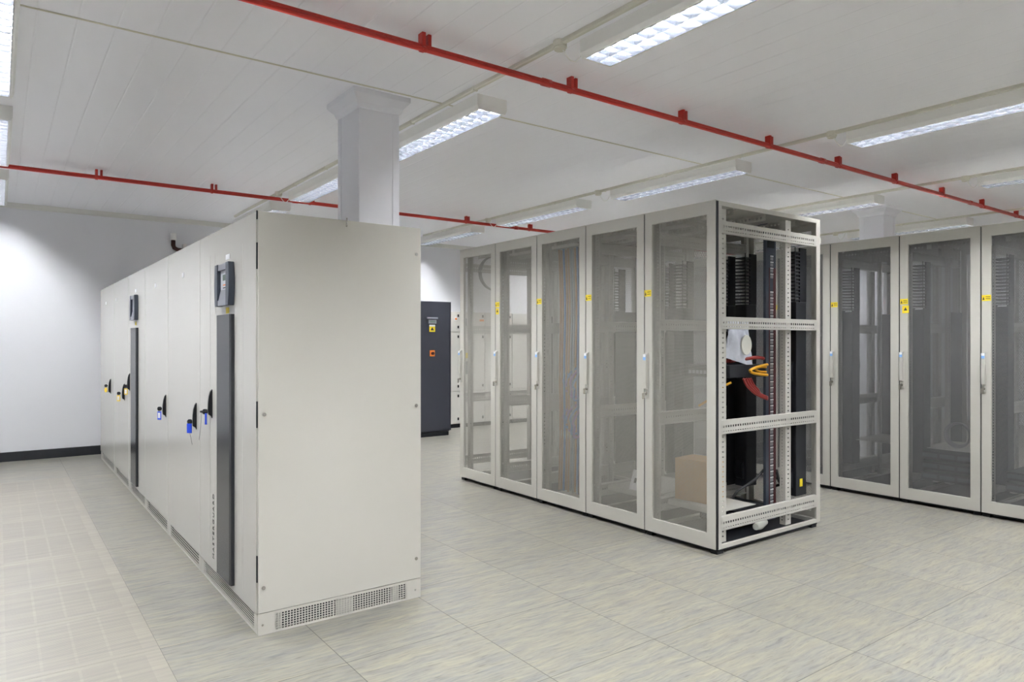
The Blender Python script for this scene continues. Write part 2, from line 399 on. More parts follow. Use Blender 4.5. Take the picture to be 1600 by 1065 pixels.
# ------------------------------------------------------------------ red pipes
def pipe(x0, x1, y, z, xs, label, twin):
    t = empty('red_pipe', (x0, y, z)); tag(t, label, 'pipe', 'red pipes under the ceiling')
    b = MB().tube([(0, 0, 0), (x1-x0, 0, 0)], .0185, 14); b.build('pipe_run', M['red'], t)
    if twin:
        MB().tube([(0, -.022, -.016), (x1-x0, -.022, -.016)], .010, 10).build('small_pipe_run', M['red'], t)
    for xx in xs:
        a = xx-x0; c = MB()
        c.box(a-.028, a-.008, -.022, .022, -.005, ZC-z).box(a+.012, a+.030, -.012, .022, 0, ZC-z)
        pts = [(a-.018, .024*math.cos(q), .024*math.sin(q)) for q in [2*PI*i/12 for i in range(12)]]
        c.disc((0, 0), .0235, 'x', a-.028, a-.008, 14)
        if twin: c.disc((-.022, -.016), .0145, 'x', a-.028, a-.008, 10)
        c.build('pipe_bracket', M['red'], t, bevel=.001)
    for xx in [x0+1.2+2.9*i for i in range(5)]:
        if xx < x1: MB().tube([(xx-x0-.03, 0, 0), (xx-x0+.03, 0, 0)], .0225, 14).build('coupling', M['red'], t)
pipe(-1.58, 13.1, 3.10, 2.808, [-1.3, -.3, .75]+[1.735+.985*i for i in range(12)], 'red pipe crossing the ceiling nearer the camera, two tubes thick', True)
pipe(-1.58, 13.1, 7.28, 2.812, [-1.25, -.26, .73]+[1.71+.985*i for i in range(8)]+[9.72, 10.7, 11.7], 'red pipe crossing the ceiling closer to the back wall', False)

# dark red pipe elbow at the back wall
t = empty('pipe_elbow', (1.76, 9.53, 2.4)); tag(t, 'dark red pipe elbow with pale collar on the back wall above the cabinets', 'pipe')
MB().tube([(.40, 0, 0.08), (.12, 0, .08), (.05, 0, .085), (.012, 0, .105), (0, 0, .14), (0, 0, .21)], .026, 12).build('elbow', M['darkred'], t)
MB().tube([(0, 0, .20), (0, 0, .285)], .034, 14).build('collar', M['white'], t)
MB().tube([(.40, 0, .10), (.40, 0, -1.0)], .026, 12).build('riser', M['darkred'], t)
MB().box(.11, .15, -.04, .06, .07, .16).build('clamp', M['chrome'], t)

# ------------------------------------------------------------------ cabinets on the left (warm white, along X = .942)
XF = .942; UH = 1.92; UD = .837
def swing_handle(parent, y, zc):
    p = [(0, .072), (-.004, .075), (-.010, .066), (-.017, .040), (-.021, .005), (-.022, -.035), (-.020, -.058), (-.008, -.066), (0, -.076)]
    b = MB().prism([(x, zc+z) for x, z in p], 'y', y-.009, y+.009); b.box(-.003, 0, y-.011, y+.011, zc-.078, zc+.078)
    return b.build('handle', M['black'], parent, bevel=.003)
def sticker(parent, y, z, w, h, m, name='label_plate', x=-.0005, t=.0015):
    return box(x-t, x, y-w/2, y+w/2, z-h/2, z+h/2).build(name, m, parent)
def display(parent, yc, z0, z1, w):
    """bowed dark bezel with grey top and bottom and a pale control face"""
    b = MB(); n = 8
    for s in (-1, 1):
        outer = []; inner = []
        for i in range(n+1):
            a = i/n; z = z0+(z1-z0)*a; bow = .016*math.sin(PI*a)
            outer.append((yc+s*(w/2-.014+bow), z)); inner.append((yc+s*(w/2-.062), z))
        pts = outer+inner[::-1]
        b.prism(pts, 'x', -.030, 0)
    b.box(-.008, 0, yc-w/2+.02, yc+w/2-.02, z0+.01, z1-.01)
    be = b.build('display_bezel', M['bezel'], parent, bevel=.003)
    c = MB(); c.box(-.026, 0, yc-w/2+.02, yc+w/2-.02, z1-.032, z1-.002); c.box(-.028, 0, yc-w/2+.02, yc+w/2-.02, z0+.002, z0+.03)
    c.prism([(-.010, z0+.03), (-.024, z0+.03), (-.012, z0+.085), (-.010, z0+.085)], 'y', yc-w/2+.06, yc+w/2-.06)
    c.build('bezel_trim', M['silver'], be)
    f = box(-.012, 0, yc-w/2+.055, yc+w/2-.055, z0+.085, z1-.03).build('control_face', M['screen_face'], be)
    box(-.0135, -.012, yc-.038, yc+.036, z1-.085, z1-.055).build('screen', M['lcd'], be)
    box(-.0135, -.012, yc-.03, yc+.03, z1-.125, z1-.120).build('button_row', M['ink'], be)
    box(-.0135, -.012, yc-.012, yc+.03, z0+.105, z0+.111).build('indicator_row', M['orange'], be)
def cabinet(y0, y1, label, ups=False, handle_y=None, hz=.9, slots=3, hinge='near', ends=True):
    t = empty('ups_cabinet' if ups else 'switchgear_cabinet', (XF, y0, 0)); tag(t, label, 'cabinet', 'warm white cabinets in the left row')
    wd = y1-y0
    box(.022, UD, 0.0015, wd-.0015, .10, UH).build('body', M['ups'], t, bevel=.002)
    d = box(0, .020, .004, wd-.004, .092, UH+.002).build('door', M['ups_door'], t, bevel=.003)
    box(.008, .0215, .0002, .0036, .10, UH-.002).build('door_gap_shade', M['black'], t)  # black strip standing in for the shade in the door gap
    # plinth with horizontal slots in front
    p = MB(); hs = (.084-.022)/(2*slots-1) if slots else 0; a, b2 = .055, wd-.07
    p.box(.006, .016, .0015, a, 0, .0915).box(.006, .016, b2, wd-.0015, 0, .0915).box(.006, .016, a, b2, 0, .012)
    p.box(.006, .016, a, b2, .084, .0915)
    k = 7 if ups else 5; sh = (.084-.012)/(2*k-1)
    for i in range(1, k): 
        z = .012+sh*(2*i-1); p.box(.006, .0075, a, b2, z+sh*.1, z+sh*.8)
    p.build('plinth', M['ups'], t)
    box(.030, .05, .045, wd-.02, .002, .0985).build('plinth_shade_sheet', M['black'], t)  # black sheet added so the slots look shaded inside
    if handle_y is not None: swing_handle(d, handle_y-y0, hz)
    return t, d
c1, d1 = cabinet(3.239, 4.335, 'nearest warm white cabinet with smoked strip, its blank side panel facing the camera', True, 4.05, .993)
# side panel of the first cabinet
box(.006, UD, -.014, 0, .100, UH+.002).build('side_panel', M['ups'], c1, bevel=.0015)
g = MB()   # plinth side with a grid of square holes
xa, xb, za, zb, nx, nz = 1.025-XF, 1.691-XF, .008, .086, 48, 7
g.box(.006, xa, -.012, -.008, 0, .098).box(xb, UD, -.012, -.008, 0, .098).box(xa, xb, -.012, -.008, 0, za).box(xa, xb, -.012, -.008, zb, .098)
px = (xb-xa)/nx; pz = (zb-za)/nz
for i in range(nx+1): g.box(xa+px*i-px*.165, xa+px*i+px*.165, -.012, -.010, za, zb)
for k in range(nz+1): g.box(xa, xb, -.0115, -.0095, za+pz*k-pz*.165, za+pz*k+pz*.165)
g.build('side_grille', M['ups'], c1)
box(.052, xb+.02, .034, .038, 0, .0985).build('grille_shade_sheet', M['black'], c1)  # black sheet stands in for the shade behind the square holes
for q0, q1 in ((.38, .47), (xb-.07, xb-.03), (xa-.02, xa+.03)): box(q0, q1, .004, .03, 0, .098).build('inner_bracket', M['galv'], c1)
for x, z in ((.973, 1.0), (.970, .214), (1.751, 1.785), (1.751, 1.0), (1.751, .205)):
    s = MB().disc((x-XF, z), .0085, 'y', -.018, -.014, 14).disc((x-XF, z), .0045, 'y', -.0195, -.018, 8)
    s.build('screw', M['chrome'], c1)
for x, z in ((.967, .045), (1.747, .042)):
    MB().disc((x-XF, z), .005, 'y', -.0145, -.012, 10).build('screw', M['chrome'], c1)
MB().disc((.973-XF, 1.785), .009, 'y', -.016, -.014, 16).build('screw_cap', M['ups'], c1)
for z in (.30, 1.0, 1.72, 1.905):
    h = .06 if z < 1.9 else .02
    box(.0, .0055, -.006, .003, z-h, z+h).build('hinge', M['black'], c1)
for zz in (1.9,):
    MB().tube([(.425, -.022, UH+.012), (.425, -.022, UH-.022), (.425, -.018, UH-.030)], .004, 6).build('lifting_hook', M['chrome'], c1)
def ups_front(d, y0, handle_txt):
    # y positions given in world for the first cabinet, shifted for the second
    o = y0-3.239
    st = MB().prism([(0, 3.60-3.239), (-.016, 3.60-3.239), (-.020, 3.62-3.239), (-.020, 3.865-3.239), (-.016, 3.875-3.239), (0, 3.875-3.239)], 'z', .125, 1.468)
    st.build('smoked_strip', M['strip'], d)
    display(d, 3.735-3.239, 1.512, 1.728, .285)
    sticker(d, 3.72-3.239, 1.762, .075, .026, M['paper'])
    sticker(d, 3.725-3.239, 1.490, .055, .030, M['yellow'], 'warning_sticker')
    for gy in (3.458, 3.975, 4.09):
        box(-.0008, .0005, gy-3.239-.0015, gy-3.239+.0015, .15, 1.80).build('groove', M['galv'], d)
ups_front(d1, 3.239, True)
lettering('MASTERGUARD', .040, M['ink'], d1, (-.0012, 4.015-3.239, .33), (PI/2, -PI/2, -PI/2))
c2, d2 = cabinet(4.335, 5.285, 'plain warm white cabinet with a solid blue key tag, second in the left row', False, 4.425, .893)
c3, d3 = cabinet(5.285, 6.21, 'plain warm white cabinet with a blue-rimmed key tag, third in the left row', False, 5.355, .885)
c4, d4 = cabinet(6.21, 7.085, 'tall warm white cabinet with a smoked strip, fourth in the left row', True, 7.01, .975)
c5, d5 = cabinet(7.085, 8.05, 'plain warm white cabinet, fifth in the left row, beyond the farther smoked strip', False, 7.33, .868)
c6, d6 = cabinet(8.05, 9.22, 'plain warm white cabinet at the far end of the left row', False, 8.31, .872)
st = MB().prism([(0, 6.54-6.21), (-.016, 6.54-6.21), (-.020, 6.56-6.21), (-.020, 6.82-6.21), (0, 6.83-6.21)], 'z', .125, 1.450); st.build('smoked_strip', M['strip'], d4)
display(d4, 6.68-6.21, 1.515, 1.725, .28)
sticker(d4, 6.67-6.21, 1.765, .07, .026, M['paper']); sticker(d4, 6.67-6.21, 1.487, .055, .03, M['yellow'], 'warning_sticker')
sticker(d2, 4.79-4.335, 1.752, .05, .03, M['paper']); sticker(d3, 5.75-5.285, 1.750, .05, .03, M['paper'])
sticker(d5, 7.9-7.085, 1.75, .05, .03, M['paper']); sticker(d6, 8.7-8.05, 1.75, .05, .03, M['paper'])

def key(x, y, z, label, style):
    t = empty('key', (x, y, z), math.radians(38)); tag(t, label, 'key', 'keys in the left cabinets')
    b = MB().tube([(.012, 0, 0), (-.004, 0, 0)], .004, 8); b.disc((0, 0), .015, 'x', -.014, -.003, 14); b.build('key_bow', M['black'], t)
    if style == 'amber':
        MB().disc((0, -.045), .017, 'x', -.012, -.008, 16, ry=.026).build('tag', M['amber'], t)
    elif style == 'amber_frame':
        q = box(-.012, -.008, -.019, .019, -.075, -.018).build('tag', M['amber'], t, bevel=.002)
        box(-.0125, -.012, -.011, .011, -.065, -.028).build('tag_insert', M['paper'], q)
    elif style == 'blue_rim':
        q = box(-.012, -.008, -.016, .016, -.078, -.018).build('tag', M['blue'], t, bevel=.002)
        box(-.0126, -.012, -.010, .010, -.066, -.028).build('tag_insert', M['paper'], q)
    elif style == 'blue':
        box(-.016, -.008, -.017, .017, -.068, -.010).build('tag', M['blue'], t, bevel=.004)
        MB().tube([(-.010, 0, -.066), (-.012, -.012, -.10), (-.012, -.02, -.135)], .0012, 5).build('key_wire', M['wire'], t)
    elif style == 'tee':
        MB().tube([(-.012, -.026, 0), (-.012, .026, 0)], .006, 8).build('key_bar', M['black'], t)
        box(-.016, -.012, -.016, -.004, -.070, -.008).build('tag', M['blue'], t, bevel=.001)
        MB().tube([(-.012, .018, 0), (-.014, .024, -.08), (-.014, .034, -.155)], .0012, 5).build('key_wire', M['wire'], t)
kx = XF-.015
key(kx, 4.12, .945, 'black T-shaped key with narrow blue tag on the first left cabinet', 'tee')
key(kx, 4.50, .855, 'black key with solid blue tag and hanging wire', 'blue')
key(kx, 5.47, .858, 'black round key with white blue-rimmed tag', 'blue_rim')
key(kx, 7.08, .935, 'black key with yellow framed tag beside the farther smoked strip cabinet', 'amber_frame')
key(kx, 7.55, .845, 'black key with pale yellow tag, lowest hanging of the yellow-tagged keys', 'amber_frame')
key(kx, 8.52, .868, 'black key with oval yellow tag nearest the back wall', 'amber')

# ------------------------------------------------------------------ racks
RH = 2.215; RD = 1.178
STR = [(.145, .228), (.752, .834), (1.415, 1.486), (2.018, 2.090)]
def rack_proto(mesh_m, rear=True):
    t = empty('server_rack', (0, 0, 0))
    # front door
    d = ring_frame(.004, .596, .032, RH+.003, .072, .530, .125, 2.133, 0, .022).build('front_door', M['rack'], t, bevel=.002)
    box(.012, .0135, .070, .532, .122, 2.136).build('mesh_panel', mesh_m, d)
    box(.004, .025, .0002, .0036, .034, RH-.004).build('door_gap_shade', M['black'], t)  # dark strip added for the shaded joint between rack doors
    # posts
    for x0, x1 in ((.026, .058), (RD-.036, RD-.004)):
        for y0, y1 in ((0.001, .016), (.584, .599)):
            box(x0, x1, y0, y1, .03, RH).build('post', M['rack'], t, bevel=.001)
    for z0, z1, nm in ((RH-.030, RH, 'top_frame'), (.030, .056, 'base_frame')):
        f = MB().box(.058, RD-.036, .001, .022, z0, z1).box(.058, RD-.036, .578, .599, z0, z1).box(.026, .060, .016, .584, z0, z1).box(RD-.038, RD-.004, .016, .584, z0, z1)
        f.build(nm, M['rack'], t, bevel=.001)
    pl = MB().box(.03, RD-.01, .012, .588, .014, .030)
    for x in (.03, RD-.08):
        for y in (.005, .545): pl.box(x-.012, x+.05, y, y+.05, 0, .022)
    pl.build('plinth', M['black'], t)
    tp = MB().box(.03, .30, .01, .59, RH-.004, RH+.002).box(.36, RD-.01, .01, .59, RH-.004, RH+.002).box(.30, .36, .01, .08, RH-.004, RH+.002).box(.30, .36, .52, .59, RH-.004, RH+.002)
    tp.build('top_panel', M['rack'], t)
    # side struts, C profile with a row of holes
    for z0, z1 in STR:
        for y, s in ((.003, 1), (.597, -1)):
            b = MB(); h = z1-z0
            org = (.045, y, z0)
            b.pstrip(org, (1, 0, 0), (0, 0, 1), RD-.075, h, .025, .013, [(h*.18, .005), (h*.55, .014)], t=.002)
            yy0, yy1 = (y, y+.022) if s > 0 else (y-.022, y)
            b.box(.045, RD-.03, yy0, yy1, z1-.003, z1+.003).box(.045, RD-.03, yy0, yy1, z0-.003, z0+.003)
            b.build('side_strut', M['galv'], t)
    # mounting rails: L profile, both flanges perforated
    for x in (.075, .80):
        for y, s in ((.028, 1), (.572, -1)):
            b = MB(); Ln = RH-.10
            b.pstrip((x, y, .06), (0, 0, 1), (1, 0, 0), Ln, .062, .0315, .008, [(.031, .014)], t=.002)
            b.pstrip((x, y if s > 0 else y-.045, .06), (0, 0, 1), (0, 1, 0), Ln, .045, .0222, .010, [(.028 if s > 0 else .017, .010)], t=.002)
            b.build('mounting_rail', M['galv'], t)
    box(.875, RD-.05, .560, .570, .24, 1.60).build('darkening_panel', M['black'], t)  # black panel added to darken the rack interior, standing for dark equipment
    # top cross members under the roof
    for x in (.20, .55, .9): cm = MB(); cm.pstrip((x, .02, RH-.07), (0, 1, 0), (0, 0, 1), .56, .045, .03, .014, [(.022, .016)], t=.002); cm.build('cross_member', M['galv'], t)
    if rear:
        r = ring_frame(.004, .596, .032, RH, .06, .54, .10, 2.14, RD-.002, RD+.018).build('rear_door', M['rack'], t, bevel=.001)
        box(RD+.006, RD+.0075, .058, .542, .098, 2.142).build('mesh_panel', M['mesh_rear'], r)
    # handle on the far edge of the door
    hb = MB(); hy = .578
    hb.prism([(0, 1.245), (-.010, 1.250), (-.020, 1.235), (-.024, 1.15), (-.024, 1.06), (-.020, 1.01), (0, 1.0)], 'y', hy-.013, hy+.013)
    hb.box(-.006, 0, hy-.016, hy+.016, .945, 1.255)
    hd = hb.build('handle', M['rack'], d, bevel=.002)
    l = MB().disc((hy, .975), .011, 'x', -.014, -.006, 14); l.build('lock', M['chrome'], d)
    k = MB().disc((hy, .975), .004, 'x', -.034, -.012, 8).box(-.036, -.032, hy-.010, hy+.010, .938, .978); k.build('key', M['chrome'], d)
    s = box(-.0252, -.0242, hy-.012, hy+.012, 1.205, 1.245).build('handle_sticker', M['blue_label'], d)
    s2 = box(-.0256, -.0246, hy-.011, hy+.011, 1.226, 1.245).build('handle_sticker', M['paper'], d)
    return t
def warn(t, y, z, w=.062, h=.045, square=False):
    d = [k for k in kids(t) if k.name.startswith('front_door')][0]
    s = box(-.0012, -.0002, y-w/2, y+w/2, z-h/2, z+h/2).build('warning_sticker', M['yellow'], d)
    if not square:
        for q in (0, 1): box(-.0018, -.0013, y-w*.42, y+w*.08, z+.006-q*.014, z+.010-q*.014).build('sticker_text', M['ink'], d)
        MB().prism([(y+w*.2, z-.014), (y+w*.42, z-.014), (y+w*.31, z+.012)], 'x', -.0018, -.0013).build('sticker_symbol', M['ink'], d)
        box(-.0018, -.0013, y-w/2, y-w*.5+.002, z-h/2, z+h/2)
    else:
        MB().prism([(y-w*.28, z-h*.15), (y+w*.28, z-h*.15), (y, z+h*.30)], 'x', -.0018, -.0013).build('sticker_symbol', M['ink'], d)

def racks(xf, ylist, mesh_m, labels, group, cut=()):
    p = rack_proto(mesh_m); out = []
    for i, y in enumerate(ylist):
        out.append(None)
    for i, y in reversed(list(enumerate(ylist))):
        o = p if i == 0 else copy_tree(p)
        o.location = (xf, y, 0); tag(o, labels[i], 'server rack', group); out[i] = o
    return out
XA, YA = 3.6035, 2.757
ra = racks(XA, [YA+.6*i for i in range(5)], M['mesh'],
  ['pale grey server rack at the open end of the middle row, side frame exposed',
   'pale grey mesh-door rack next to the open-sided end rack in the middle row',
   'pale grey mesh-door rack holding tangled violet cables, centre of the middle row',
   'pale grey mesh-door rack with two yellow stickers in the middle row',
   'empty pale grey rack at the far end of the middle row, looped cable inside'], 'server racks in the middle row')
XB, YB = 6.05, 1.584
rb = racks(XB, [YB+.6*i for i in range(6)], M['mesh_dark'],
  ['server rack cut by the right frame edge in the right row',
   'server rack with two yellow stickers and black panels at its foot in the right row',
   'server rack behind the open-sided end rack, leftmost full door of the right row',
   'server rack of the right row showing only a narrow strip past the open rack',
   'right-row server rack hidden behind the open-sided end rack, next to the strip',
   'right-row server rack hidden behind the middle row, farthest from the camera'], 'server racks in the right row')
rb_lab = None
for i, r in enumerate(ra):
    if i < 4: warn(r, .567, 1.665)
warn(ra[3], .567, 1.605, .045, .055, True)
for i, r in enumerate(rb): warn(r, .562, 1.665)
warn(rb[1], .55, 1.60, .052, .062, True)
# side lining panel at the rear edge of the open rack
# ------------------------------------------------------------------ things inside the racks
def cable_manager(x, y, s, label, group, spool=(1.12, .36), top=1.615, parent_dir=1):
    """tall black finger duct; s = +1 when its open side faces +y; fingers stand free above the cover"""
    t = empty('cable_manager', (x, y, .235)); tag(t, label, 'cable manager', group)
    z1 = top-.235
    box(0, .13, 0, .10, 0, z1).build('cover', M['black'], t, bevel=.004)
    box(.05, .13, 0, .012, z1, 2.0-.235).build('spine', M['black'], t)
    f = MB(); n = int((2.0-top)/.026)
    for k in range(n):
        z = z1+.01+.026*k; f.box(-.01, .13, .0, .095, z, z+.009)
    f.box(-.012, -.006, 0, .004, z1, 2.0-.235)
    f.build('fingers', M['black'], t)
    for zc in spool:
        q = MB().disc((0.02 if parent_dir > 0 else .12, zc-.235), .055, 'y', .02, .085, 22, ry=.075); q.build('spool', M['black'], t)
    return t
pos = ['near', 'far']
for i in range(4):
    nm = ['open-sided end rack', 'second rack of the middle row', 'rack with the violet cables', 'rack with two yellow stickers'][i]
    cable_manager(XA+.955, YA+.6*i+.045, 1, 'black cable duct on the camera side, rear of the %s' % nm, 'black cable ducts in the middle row')
    if i < 2: cable_manager(XA+.955, YA+.6*i+.455, -1, 'black cable duct on the far side, rear of the %s' % nm, 'black cable ducts in the middle row')
for i in range(5):
    nm = ['rack cut by the right edge', 'right-row rack with two stickers', 'leftmost full rack of the right row', 'narrow strip rack of the right row', 'hidden right-row rack'][i]
    cable_manager(XB+.14, YB+.6*i+.47, 1, 'tall black cable duct inside the %s' % nm, 'black cable ducts in the right row', parent_dir=-1)
    y = YB+.6*i
    q = box(0, .002, 0, .06, 0, .012).build('white_label', M['paper'], None, loc=(XB+.135, y+.475, 1.60)); tag(q, 'small white label on the duct in the %s' % nm, 'label', 'white labels on the black ducts')

# black power strip standing in the open rack
def pdu(x, y, label, z0=.08, z1=2.13, group=None):
    t = empty('power_strip', (x, y, z0)); tag(t, label, 'power strip', group)
    H = z1-z0
    box(0, .122, 0, .022, 0, H).build('body', M['bezel'], t, bevel=.002)
    box(.036, .047, -.0015, 0, .1, H-.28).build('marking_band', M['red_mark'], t)
    box(.086, .118, -.0015, 0, .1, H-.28).build('marking_band', M['red_mark'], t)
    k = 0; z = .06
    while z < H-.22 and k < 46:
        if k % 23 not in (14, 15):
            box(.050, .084, -.0025, 0, z, z+.020).build('socket', M['cab_grey'], t)
            MB().box(.050, .065, -.004, -.002, z+.024, z+.033).box(.069, .084, -.004, -.002, z+.024, z+.033).build('socket_light', M['sock'], t)
        z += .042; k += 1
    box(.02, .10, -.002, 0, H-.14, H-.09).build('breaker', M['black'], t)
pdu(4.32, 2.885, 'tall black power strip with white sockets standing in the open rack')
pdu(4.30, 4.085, 'tall black power strip inside the rack with the violet cables')
pdu(4.30, 4.685, 'tall black power strip inside the second-from-far-end rack')

def cable(name, pts, r, m, label, group=None, n=7):
    # smooth through the points (Catmull-Rom)
    P = [Vector(p) for p in pts]; P = [P[0]*2-P[1]]+P+[P[-1]*2-P[-2]]; out = []
    for i in range(1, len(P)-2):
        for k in range(6):
            t = k/6; a, b, c, d = P[i-1:i+3]
            out.append(.5*((2*b)+(c-a)*t+(2*a-5*b+4*c-d)*t*t+(3*b-a-3*c+d)*t*t*t))
    out.append(P[-2]); o0 = out[0]
    o = MB().tube([p-o0 for p in out], r, n).build(name, m, None, loc=o0); tag(o, label, 'cable', group); return o
gr = 'cables in the open end rack'
# black shelf / equipment carrying the cables, at the back of the open rack
eq = empty('network_switch', (3.92, 2.87, 1.09)); tag(eq, 'flat black network unit across the open rack under the plastic bag', 'network switch')
box(0, .40, .02, .40, 0, .085).build('chassis', M['black'], eq, bevel=.002)
pts_ = MB()
for k in range(10): pts_.box(-.002, 0, .05+k*.032, .074+k*.032, .02, .045)
pts_.build('port_row', M['cab_grey'], eq)
for k, dy in enumerate((0, .02, .04)):
    cable('cable', [(4.315, 2.90+dy, 1.215+.004*k), (4.25, 2.90+dy, 1.222), (4.12, 2.90+dy, 1.216), (3.98, 2.93+dy, 1.20)], .012, M['cab_red'],
          'thick red cable running level from the power strip, %s' % ['nearest strand', 'middle strand', 'back strand'][k], gr)
cable('cable', [(4.315, 2.87, 1.172), (4.27, 2.86, 1.172), (4.16, 2.86, 1.155), (4.10, 2.86, 1.135), (4.16, 2.86, 1.115), (4.315, 2.87, 1.10)], .010, M['cab_yel'], 'yellow cable looping out from the power strip', gr)
cable('cable', [(4.315, 2.88, 1.155), (4.25, 2.88, 1.156), (4.19, 2.88, 1.145), (4.22, 2.87, 1.128), (4.315, 2.88, 1.122)], .007, M['cab_yel'], 'thinner yellow cable inside the yellow loop', gr)
for k, (a, b2) in enumerate(((0, 0), (.03, .02), (.055, .035), (.08, .06))):
    cable('cable', [(4.02+a, 2.855, 1.085), (4.05+a, 2.852, 1.04), (4.13+a*.6, 2.85, .985+b2*.3), (4.22, 2.86, .955+b2*.3), (4.315, 2.87, .93+b2*.3)], .008, M['cab_red'],
          'red cable drooping below the black unit, %s' % ['outermost loop', 'second loop', 'third loop', 'innermost loop'][k], gr)
cable('cable', [(3.70, 2.82, 2.10), (4.0, 2.82, 2.09), (4.2, 2.84, 2.13), (4.30, 2.86, 2.15)], .005, M['cab_blk'], 'thin black cable strung under the open rack roof', gr)
cable('cable', [(3.66, 2.84, 1.53), (3.75, 2.84, 1.50), (3.9, 2.83, 1.487), (4.0, 2.83, 1.489)], .004, M['cab_blk'], 'thin black cable lying on the second strut from the top', gr)
cable('cable', [(4.40, 2.93, .45), (4.30, 2.96, .36), (4.16, 3.02, .27), (4.15, 3.05, .165)], .009, M['cab_blk'], 'thick black cable sloping away behind the power strip foot', gr)
cable('cable', [(4.455, 2.89, .42), (4.50, 2.90, .34), (4.56, 2.93, .30), (4.55, 3.0, .27)], .010, M['cab_blk'], 'thick black cable curling to the rear black duct', gr)
cable('cable', [(3.95, 2.9, 1.06), (3.90, 2.95, 1.02), (3.86, 3.0, .95), (3.8, 3.05, .90)], .008, M['cab_yel'], 'yellow cable hanging beside the front post of the open rack', gr)

pu = empty('power_unit', (4.10, 2.95, .058)); tag(pu, 'black boxy unit lying on the base of the open-sided end rack', 'power unit')
box(0, .40, 0, .33, 0, .10).build('chassis', M['black'], pu, bevel=.003); box(-.004, 0, .02, .31, .01, .09).build('face_plate', M['bezel'], pu)
# plastic bag with a round disc
bg = empty('plastic_bag', (4.03, 2.90, 1.31)); tag(bg, 'frosted plastic bag with a round white disc hanging in the open rack', 'bag')
n, m_ = 10, 9; vs = []; fs = []
for side in (0, 1):
    for i in range(n+1):
        for j in range(m_+1):
            u, v = j/m_-.5, i/n
            wdt = .14+.05*(1-v); x = u*wdt*1.55+.01*math.sin(5*v+3*u); z = -.115+.28*v-.035*u*(1-v)*2
            th = .020*math.cos(PI*u)*math.sin(PI*min(1, v*1.1))+.006*math.sin(11*u+9*v)
            vs.append((x, (th if side else -th), z))
o_ = (n+1)*(m_+1)
for side in (0, 1):
    for i in range(n):
        for j in range(m_):
            a = side*o_+i*(m_+1)+j; q = (a, a+1, a+m_+2, a+m_+1); fs.append(q if side == 0 else q[::-1])
MB().add(vs, fs, True).build('bag_film', M['bag'], bg)
MB().disc((.045, 0.0), .056, 'y', -.034, -.022, 28, ry=.068).build('disc', M['foam'], bg, bevel=.003)

# shelf, cardboard box and printed sheet in the rack beside the open one
sh = empty('rack_shelf', (XA, YA, .232)); tag(sh, 'pale metal shelf near the bottom of the open-sided end rack', 'shelf')
MB().box(.16, .52, .075, .525, 0, .004).box(.16, .163, .075, .525, -.03, 0).build('shelf_plate', M['galv'], sh)
cb = empty('cardboard_box', (XA+.24, YA+.26, .2375), .12); tag(cb, 'brown cardboard box standing on the shelf of the end rack', 'box')
box(0, .22, 0, .25, 0, .285).build('carton', M['card'], cb, bevel=.002)
box(-.0006, 0, .0, .25, .20, .204).build('tape_seam', M['card'], cb)
sh2 = empty('rack_shelf', (XA, YA+.6, .232)); tag(sh2, 'pale metal shelf near the bottom of the rack next to the end rack', 'shelf')
MB().box(.16, .78, .075, .525, 0, .004).box(.16, .163, .075, .525, -.03, 0).build('shelf_plate', M['galv'], sh2)
pp = empty('printed_sheet', (XA+.18, YA+.70, .2375), .0); tag(pp, 'white printed sheet leaning beside the cardboard box', 'sheet of paper')
MB().prism([(0, 0), (.002, 0), (.05, .14), (.048, .14)], 'y', 0, .22).build('paper', M['paper'], pp)
for k in range(5):
    q = MB(); y = .03+k*.034; z = .05; q.prism([(-.001+z*.345-.002, z), (z*.345, z), (z*.345+.012, z+.034), (z*.345+.010, z+.034)], 'y', y, y+.022); q.build('printing', M['ink'], pp)
pdc = MB().tube([(0, 0, 0), (.06, .01, 0), (.16, .03, .004)], [.022, .030, .018], 10).build('cable_bundle', M['foam'], None, loc=(4.12, 2.83, .082)); tag(pdc, 'white taped bundle lying at the bottom of the open rack', 'bundle')
yt = box(0, .035, 0, .002, 0, .055).build('yellow_tag', M['yellow'], None, loc=(4.60, 2.799, .30)); tag(yt, 'small yellow tag on the rear black duct of the open rack', 'tag')

# looped hose at the far end
t = empty('looped_cable', (XA+.36, YA+2.92, 2.01)); tag(t, 'grey cable hung in a large loop inside the far end rack', 'cable')
MB().tube([(.17*math.cos(2*PI*k/36), 0, .17*math.sin(2*PI*k/36)) for k in range(36)], .011, 8, close=True).build('loop', M['cab_grey'], t)
MB().tube([(.176*math.cos(2*PI*k/36), .02, .165*math.sin(2*PI*k/36)) for k in range(36)], .008, 8, close=True).build('loop', M['cab_grey'], t)

